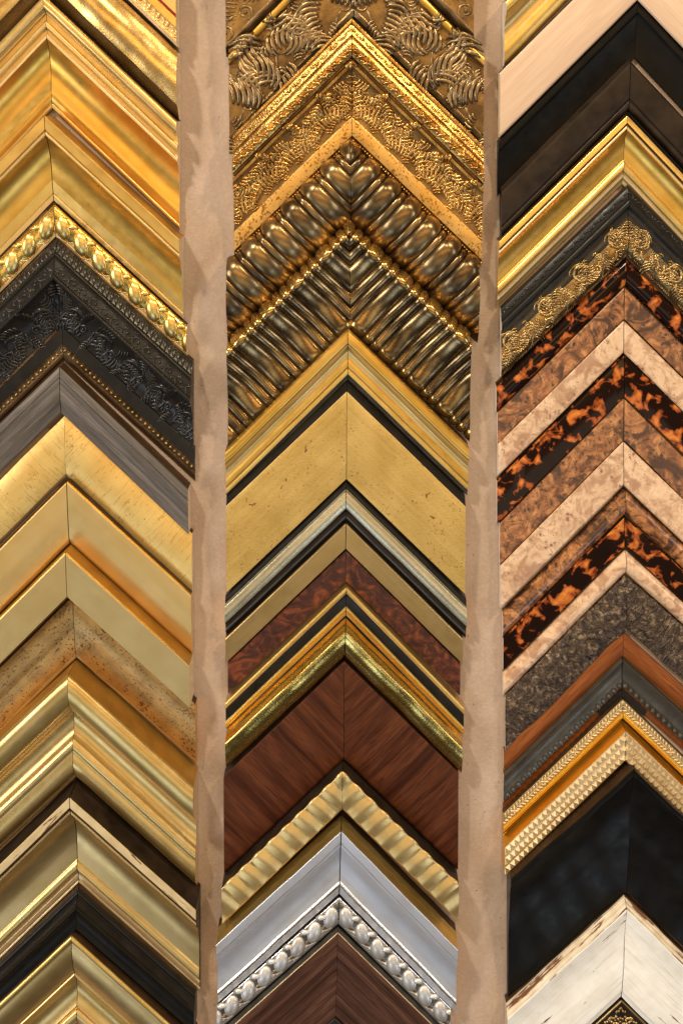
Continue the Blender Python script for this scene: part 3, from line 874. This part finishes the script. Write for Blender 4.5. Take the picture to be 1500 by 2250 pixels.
# --- egg beads (gold and silver)
def egg_row(s, mat, mat2, ya, yb, period, ru, flip=1):
    qa, qb = s.q_of(ya, 26), s.q_of(yb, 22)
    qc, rq = (qa + qb) / 2, (qb - qa) / 2
    egg = join(dome(0, qc + rq * .08, ru * .98, rq * .84, ru * 0.34, 0.70, 18, 7),
               stroke([(ru * .2, qc - rq * .55), (ru * .55, qc - rq * .8), (ru * .9, qc - rq * .98)], rq * .28, 0.4, 0.8, 0.9, 3.0))
    s.row('egg_bead', mat, [L(s, egg)], period)
    cres = stroke(arc(0, qc + 1, rq * 1.16, 25, 165, 11, 0, 0.98), 1.6, 0.3, 0.3, 1.6)
    dart = join(([(period / 2 - 7, qc + rq * 0.75, 1), (period / 2 + 7, qc + rq * 0.75, 1), (period / 2, qc + rq * 0.05, 4.5), (period / 2 + 9, qc + rq * 1.0, 0), (period / 2 - 9, qc + rq * 1.0, 0)],
                 [[0, 1, 2], [0, 4, 3, 1], [1, 3, 2], [0, 2, 4]]), cres)
    s.row('dart', mat2, [L(s, dart)], period)
egg_row(f5, 'gold_egg', 'gold_pale', 454, 509, 53, 28)
egg_row(g15, 'silver_egg', 'silver_egg', 1973, 2022, 48, 26)

# --- f6 black carving
q0, q1 = f6.q_of(526, 26), f6.q_of(551, 38)
f6.row('rope_twist', 'black_carved', [L(f6, stroke([(-6, q0), (-2, q0 + (q1 - q0) * .35), (3, q0 + (q1 - q0) * .7), (9, q1)], 3.4, .4, .4))], 13)
q0, q1 = f6.q_of(569, 50), f6.q_of(602, 62)
qm = (q0 + q1) / 2
f6.row('small_leaf', 'black_carved', [L(f6, join(stroke(curl(-14, qm + 7, -20, 26, -60), 3, .3, .5), stroke(curl(-10, qm + 2, -5, 20, 90), 2.6, .3, .5), dome(12, qm, 4, 4, 4),
     stroke(curl(-4, qm - 6, 10, 16, -50), 2.2)))], 31)
q0, q1 = f6.q_of(632, 45), f6.q_of(712, 13)
qm, hw = (q0 + q1) / 2, (q1 - q0) / 2
ac = join(leaf(-hw * .5, qm + hw * .95, -75, hw * 1.75, hw * .62, 4, 3.4, 60), stroke(arc(4, qm - hw * .1, hw * .7, 150, 350, 13, 0, 1.0), 4.4, .3, .5, 1.3),
          stroke(curl(hw * .72, qm - hw * .1, 80, hw * 1.0, 50), 4.6, .3, .7, 1.3), stroke(arc(hw * 1.1, qm + hw * .1, hw * .3, 160, 480, 12, -.4), 3.4, .5, .6, 1.4),
          dome(hw * 1.1, qm + hw * .1, 4, 4, 6), fan(hw * .15, qm + hw * .85, -50, 4, hw * .8, 7, 60, 3.4, 10), fan(hw * 1.0, qm + hw * .8, -70, 3, hw * .5, 7, -50, 3.2, 10),
          dome(hw * .1, qm - hw * .35, 4.5, 4.5, 6))
f6.row('acanthus_leaf', 'black_carved', [L(f6, ac)], 83, first=34)
flames(f6, 'leaf_curl', 'black_carved', q0, q1 - q0, (.15, .55, .9), 48, 3.2, (4, 6), (22, 36))
# --- f6b bead row
q = f6b.q_of(767, 10)
f6b.row('bead', 'bronze_dark', [L(f6b, dome(0, q, 4.2, 4.2, 4.6, 0, 8, 3))], 12.5, first=5)

# --- g0, g1 feathery bronze carving
qa, qb = g1.q_of(-128, 36), g1.q_of(14, 32)
W = qb - qa
flames(g1, 'shell_fan', 'bronze_dark', qa, W, (.2, .5, .8), 62, 6.0, (4, 6), (60, 92), 5, 1.75)
flames(g1, 'shell_fan', 'bronze_dark', qa, W, (.08, .36, .94), 74, 3.6, (4, 6), (24, 36))
sc = join(stroke(arc(0, qa + W * .3, 15, 90, 480, 18, -.55), 3.2, .4, .5, 1.2), dome(0, qa + W * .3, 4.5, 4.5, 5), stroke(curl(4, qa + W * .45, 60, 50, -50), 3.2))
g1.row('scroll', 'bronze_dark', [L(g1, sc)], 100, first=46)
sc2 = join(*[dome(x, qa + W * .16 + y, 5, 5, 5, 0, 8, 3) for x, y in ((0, 0), (9, 4), (-8, 5), (3, 10), (16, 9))])
g1.row('berry_cluster', 'bronze_dark', [L(g1, sc2)], 100, first=86)
sc3 = join(stroke(arc(0, qa + W * .86, 13, -30, 300, 14, -.4), 3, .4, .5, 1.2), dome(-1, qa + W * .86, 5, 5, 5), stroke(curl(14, qa + W * .86, 10, 34, 40), 3))
g1.row('scroll', 'bronze_dark', [L(g1, sc3)], 100, first=22)
qa, qb = g0.q_of(-322, 42), g0.q_of(-192, 36)
W = qb - qa
g0.row('shell_fan', 'bronze_dark', [L(g0, fan(-10, qa + W * .55, -60, 8, W * .55, 8.5, 50, 3.4)), L(g0, fan(0, qa + W * .5, 70, 7, W * .5, 8.5, -60, 3.4))], 88)
g0.row('scroll', 'bronze_dark', [L(g0, join(stroke(arc(0, qa + W * .78, 17, 60, 440, 18, -.5), 3.6, .4, .5, 1.2), dome(0, qa + W * .78, 5, 5, 6), stroke(curl(16, qa + W * .7, -30, 40, 60), 3.4)))], 62)
g0.row('scroll', 'bronze_dark', [L(g0, join(stroke(arc(0, qa + W * .2, 13, 200, 560, 16, -.5), 3.2, .4, .5, 1.2), stroke(curl(12, qa + W * .25, 40, 36, -70), 3)))], 66)

# --- g2 antique gold leaf work
q0, q1 = g2.q_of(54, 52), g2.q_of(75, 59)
qm = (q0 + q1) / 2
g2.row('leaf_tip', 'gold_antique', [L(g2, join(stroke(curl(-7, qm + 4, -35, 13, 40), 2.6, .3, .6, 1.2), stroke(curl(-3, qm - 5, 40, 11, -50), 2.2, .3, .6, 1.2))),
                                    L(g2, join(dome(-2, qm, 3.4, 3.4, 3), stroke(curl(1, qm + 4, -40, 12, 50), 2.4, .3, .6, 1.2)))], 14, first=5)
q0, q1 = g2.q_of(84, 62), g2.q_of(123, 62)
qm = (q0 + q1) / 2
g2.row('leaf_curl', 'gold_antique', [L(g2, join(stroke(curl(-10, qm + 10, -50, 26, 60), 4.2, .3, .6, 1.7), stroke(curl(-6, qm - 8, 50, 18, -70), 3, .3, .6, 1.3), dome(8, qm + 6, 4, 4, 4))),
                                     L(g2, join(stroke(curl(-8, qm + 11, -60, 24, 20), 4.0, .3, .6, 1.7), stroke(curl(2, qm + 8, -30, 18, 80), 2.8, .3, .6, 1.3)))], 20, first=8)
q0, q1 = g2.q_of(158, 44), g2.q_of(252, 25)
W = q1 - q0
la = join(fan(-4, q0 + W * .82, -78, 6, W * .62, 7.4, 40, 4.2, 8), stroke(arc(6, q0 + W * .28, 12, 150, 470, 14, -.45), 3, .4, .5, 1.3), dome(6, q0 + W * .28, 4, 4, 5),
          fan(14, q0 + W * .9, 12, 4, 24, 6, -60, 2.6), stroke(curl(-20, q0 + W * .3, 40, 30, 60), 3, .3, .6, 1.3))
lb = join(fan(2, q0 + W * .88, -100, 7, W * .66, 7.0, -50, 4.0, 7), fan(-16, q0 + W * .25, 150, 4, 22, 6, 60, 2.6), stroke(arc(14, q0 + W * .5, 9, 90, 400, 12, -.4), 2.8, .4, .5, 1.3),
          stroke(curl(-14, q0 + W * .62, 80, 26, -60), 3))
g2.row('acanthus_leaf', 'gold_antique', [L(g2, la), L(g2, lb)], 47, first=16)
ld = join(fan(0, q0 + W * .2, 60, 5, 30, 7, 50, 3.6, 8), stroke(arc(-12, q0 + W * .1, 8, 0, 320, 12, -.4), 3, .4, .5, 1.5))
g2.row('leaf_curl', 'gold_antique', [L(g2, ld)], 34, first=6)
lc = join(fan(0, q0 + W * .96, -70, 4, 20, 6, 50, 2.6), dome(12, q0 + W * .12, 4, 4, 4), fan(8, q0 + W * .12, 30, 3, 22, 6, 50, 2.6))
g2.row('leaf_curl', 'gold_antique', [L(g2, lc)], 47, first=38)
flames(g2, 'leaf_curl', 'gold_antique', q0 - 5, W, (.02, .26, .55), 37, 3.9, (3, 5), (24, 36), 5, 1.8)
q = g2.q_of(306, 16)
for a in g2.arms:
    u = q / math.tan(g2.phi) + 4
    parts = []
    while u < a.uend[-1] - 4:
        parts.append(dome(u, q, 3, 3, 3.4, 0, 6, 2)); u += 7
    V, F = join(*parts)
    o = mesh_obj('beaded_edge', g2.lift(V) * K, F, 'gold_antique', a.rail)
    o['kind'] = 'stuff'

# --- g3, g4, g13 ribs across the moulding
def lobe_shape(a, b, hg):
    return hg * math.sqrt(max(0.0, 1 - (2 * a - 1) ** 2)) * (1 - 0.4 * b)
lobes_on(g3, 0, 'lobe', 'bronze_lobe', [(45, 14), (15, 6)], lobe_shape, 15)
def rib_shape(a, b, hg):
    v = max(0.0, 1 - abs(2 * a - 1) ** 2.6)
    return hg * v * np.ones_like(b)
def rib_long(a, b, hg):
    v = math.sqrt(max(0.0, 1 - (2 * a - 1) ** 2))
    return hg * v * (0.85 + 0.15 * np.exp(-(b / 0.12) ** 2))
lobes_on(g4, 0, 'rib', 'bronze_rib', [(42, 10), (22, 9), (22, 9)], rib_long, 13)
def scallop(a, b, hg):
    v = 0.5 - 0.5 * math.cos(2 * math.pi * a)
    return hg * v * np.ones_like(b)
lobes_on(g13, 0, 'scallop', 'gold_pale', [(41, 3.2)], scallop, 17)

# --- h6 gilt scrolls on black
q = h6.q_of(423, 26)
h6.row('chain_link', 'black_carved', [L(h6, join(stroke(curl(-14, q + 4, -50, 22, 95), 2.4, .4, .4, 1.2), stroke(curl(2, q - 3, 60, 14, -80), 2.2), dome(12, q + 1, 3.2, 3.2, 4)))], 30, first=10)
qa, qb = h6.q_of(473, 28), h6.q_of(550, 33)
W = qb - qa
s1 = join(stroke(arc(0, qa + W * .42, 23, 150, 540, 20, -.62), 3.8, .5, .5, 1.4), dome(0, qa + W * .42, 5, 5, 7), stroke(arc(2, qa + W * .42, 25, 200, 330, 10), 2.8, .3, .3, 1.3),
          stroke(curl(16, qa + W * .62, 60, 34, -90), 3.4, .4, .6, 1.4), stroke(curl(-18, qa + W * .5, 110, 24, 60), 3, .4, .6, 1.3))
s2 = join(leaf(0, qa + W * .85, -70, W * .62, 15, 4, 2.4, 40), stroke(curl(10, qa + W * .5, 10, 20, 110), 2.8, .4, .6, 1.4), dome(18, qa + W * .75, 4, 4, 5), dome(-14, qa + W * .8, 3.4, 3.4, 4))
s3 = join(stroke(arc(0, qa + W * .66, 11, -60, 290, 14, -.5), 3, .4, .5, 1.4), dome(0, qa + W * .66, 3.6, 3.6, 5), fan(10, qa + W * .35, -40, 4, 20, 6, 70, 2.6), fan(-12, qa + W * .25, 200, 3, 16, 6, -60, 2.4))
h6.row('scroll', 'gold_crest', [L(h6, s1)], 106, first=34)
h6.row('leaf_spray', 'gold_crest', [L(h6, s2)], 106, first=74)
h6.row('scroll', 'gold_crest', [L(h6, s3)], 106, first=4)
s2b = join(fan(0, qa + W * .8, -60, 5, 30, 7, 50, 3.2, 8), fan(0, qa + W * .4, -30, 3, 18, 7, 60, 3), dome(10, qa + W * .55, 4, 4, 5), dome(-12, qa + W * .7, 4.4, 4.4, 5))
s2c = join(fan(0, qa + W * .55, -110, 4, 22, 7, -60, 3, 8), dome(8, qa + W * .3, 4, 4, 5), stroke(curl(6, qa + W * .6, -20, 26, 90), 3, .4, .6, 1.5))
rib = stroke([(-40, qb + 2), (-26, qb - 2), (-14, qb - 10), (-2, qb - 14), (12, qb - 8), (24, qb + 4), (40, qb + 6)], 2.2, .3, .3, 1.5)
h6.row('ribbon', 'gold_crest', [L(h6, rib)], 106, first=60)
tick = join(*[stroke([(x, qb + 5), (x + 5, qb + 11)], 1.3, .6, .6, 1.2, nseg=4) for x in range(-26, 27, 5)] + [stroke([(x + 4, qb + 4), (x - 1, qb + 10)], 1.0, .6, .6, 1.0, nseg=4) for x in range(-26, 27, 5)])
h6.row('leaf_spray', 'gold_crest', [L(h6, s2b)], 106, first=20)
flames(h6, 'leaf_spray', 'gold_crest', qa, W, (.45, .75), 42, 2.8, (4, 6), (18, 30))
h6.row('hatching', 'gold_crest', [L(h6, tick)], 53, first=24)
crest = join(leaf(0, qa + W * .66, -45, W * .75, 18, 4, 2.6, 10), fan(2, qa + W * .9, -45, 5, 26, 7, 20, 2.8, 18), dome(2, qa + W * .62, 5, 5, 7))

# --- scratches on the rosewood
for a, pts in ((g12.arms[1], [(259, 17), (255, 62), (252, 84), (246, 128), (243, 151)]), (g12.arms[0], [(268, 92), (281, 118)])):
    V, F = stroke([tuple(x) for x in pts], 0.8, .3, .3, .7)
    mesh_obj('scratch', g12.lift(V) * K, F, 'raw_white', a.rail)
# --- h18 beads
q = h18.q_of(1500, 10)
h18.row('bead', 'pewter', [L(h18, dome(0, q, 6.4, 6.4, 8, 0, 10, 4))], 16.2, first=8)
# black strip added in the rebate, standing in for shadow in the gap
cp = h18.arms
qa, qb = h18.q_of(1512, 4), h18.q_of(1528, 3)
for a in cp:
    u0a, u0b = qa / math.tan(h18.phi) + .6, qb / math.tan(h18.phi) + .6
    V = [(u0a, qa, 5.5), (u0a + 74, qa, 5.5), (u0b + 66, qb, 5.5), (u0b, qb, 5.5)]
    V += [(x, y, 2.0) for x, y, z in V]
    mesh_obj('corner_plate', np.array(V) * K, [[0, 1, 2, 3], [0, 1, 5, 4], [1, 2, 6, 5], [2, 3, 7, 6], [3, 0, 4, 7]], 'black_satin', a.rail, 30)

# --- h19 laurel and pyramid studs
qa, qb = h19.q_of(1538, 19), h19.q_of(1564, 18)
qm = (qa + qb) / 2
hw = (qb - qa) / 2
def lleaf(sg):
    return dome(0, qm + sg * hw * .52, 5.4, 2.2, 2.6, sg * -0.75, 8, 3)
h19.row('laurel_leaf', 'gold_sand', [L(h19, lleaf(1))], 8.6, first=6)
h19.row('laurel_leaf', 'gold_sand', [L(h19, lleaf(-1))], 8.6, first=2)
for a in h19.arms:
    u0 = qm / math.tan(h19.phi) + 1
    pts = [(u0 + (a.uend[2] - 3 - u0) * i / 20, qm) for i in range(21)]
    V, F = stroke(pts, 1.2, .5, .5, 1.4)
    mesh_obj('laurel_stem', h19.lift(V) * K, F, 'gold_sand', a.rail)
ros = join(*[dome(5 * math.cos(t), qm + 5 * math.sin(t), 5.2, 2.4, 4, t, 8, 3, 1.5) for t in (0.78, 2.36, 3.93, 5.5)] + [dome(0, qm, 2.6, 2.6, 5.5, 0, 8, 3)])
h19.row('rosette', 'gold_sand', [L(h19, ros)], 92, first=52)
def stud(q, r):
    return ([(-r, q - r, 0), (r, q - r, 0), (r, q + r, 0), (-r, q + r, 0), (-r * .1, q + r * .1, r * 1.25)], [[0, 1, 4], [1, 2, 4], [2, 3, 4], [3, 0, 4]])
qa, qb = h19.q_of(1608, 44), h19.q_of(1672, 40)
for k in range(3):
    q = qa + (qb - qa) * (k + .5) / 3
    V, F = L(h19, stud(q, 6.4))
    h19.row('stud', 'gold_sand', [(V, F)], 13.6, first=7)
# --- h22 pebbled carving
qa = h22.q_of(2232, 9)
pb = join(*[dome(rnd.uniform(-16, 16), qa + rnd.uniform(-14, 14), 3.2, 3.2, 3.4, 0, 7, 2) for i in range(26)])
h22.row('pebbled_panel', 'gold_crest', [L(h22, pb)], 34, first=-4)

# studs are faceted
for m in bpy.data.meshes:
    if m.name.startswith('stud'):
        m.polygons.foreach_set('use_smooth', [False] * len(m.polygons))

# report gaps between neighbours (world pixels at the mitre)
for col in (G1_, G2_, G3_):
    fs = [f for f in FRAMES if f.root['group'] == col]
    for a, b in zip(fs, fs[1:]):
        if b.ay - a.inner < 0.5:
            print('OVERLAP %.1f' % (b.ay - a.inner), a.label[:40], '|', b.label[:40])
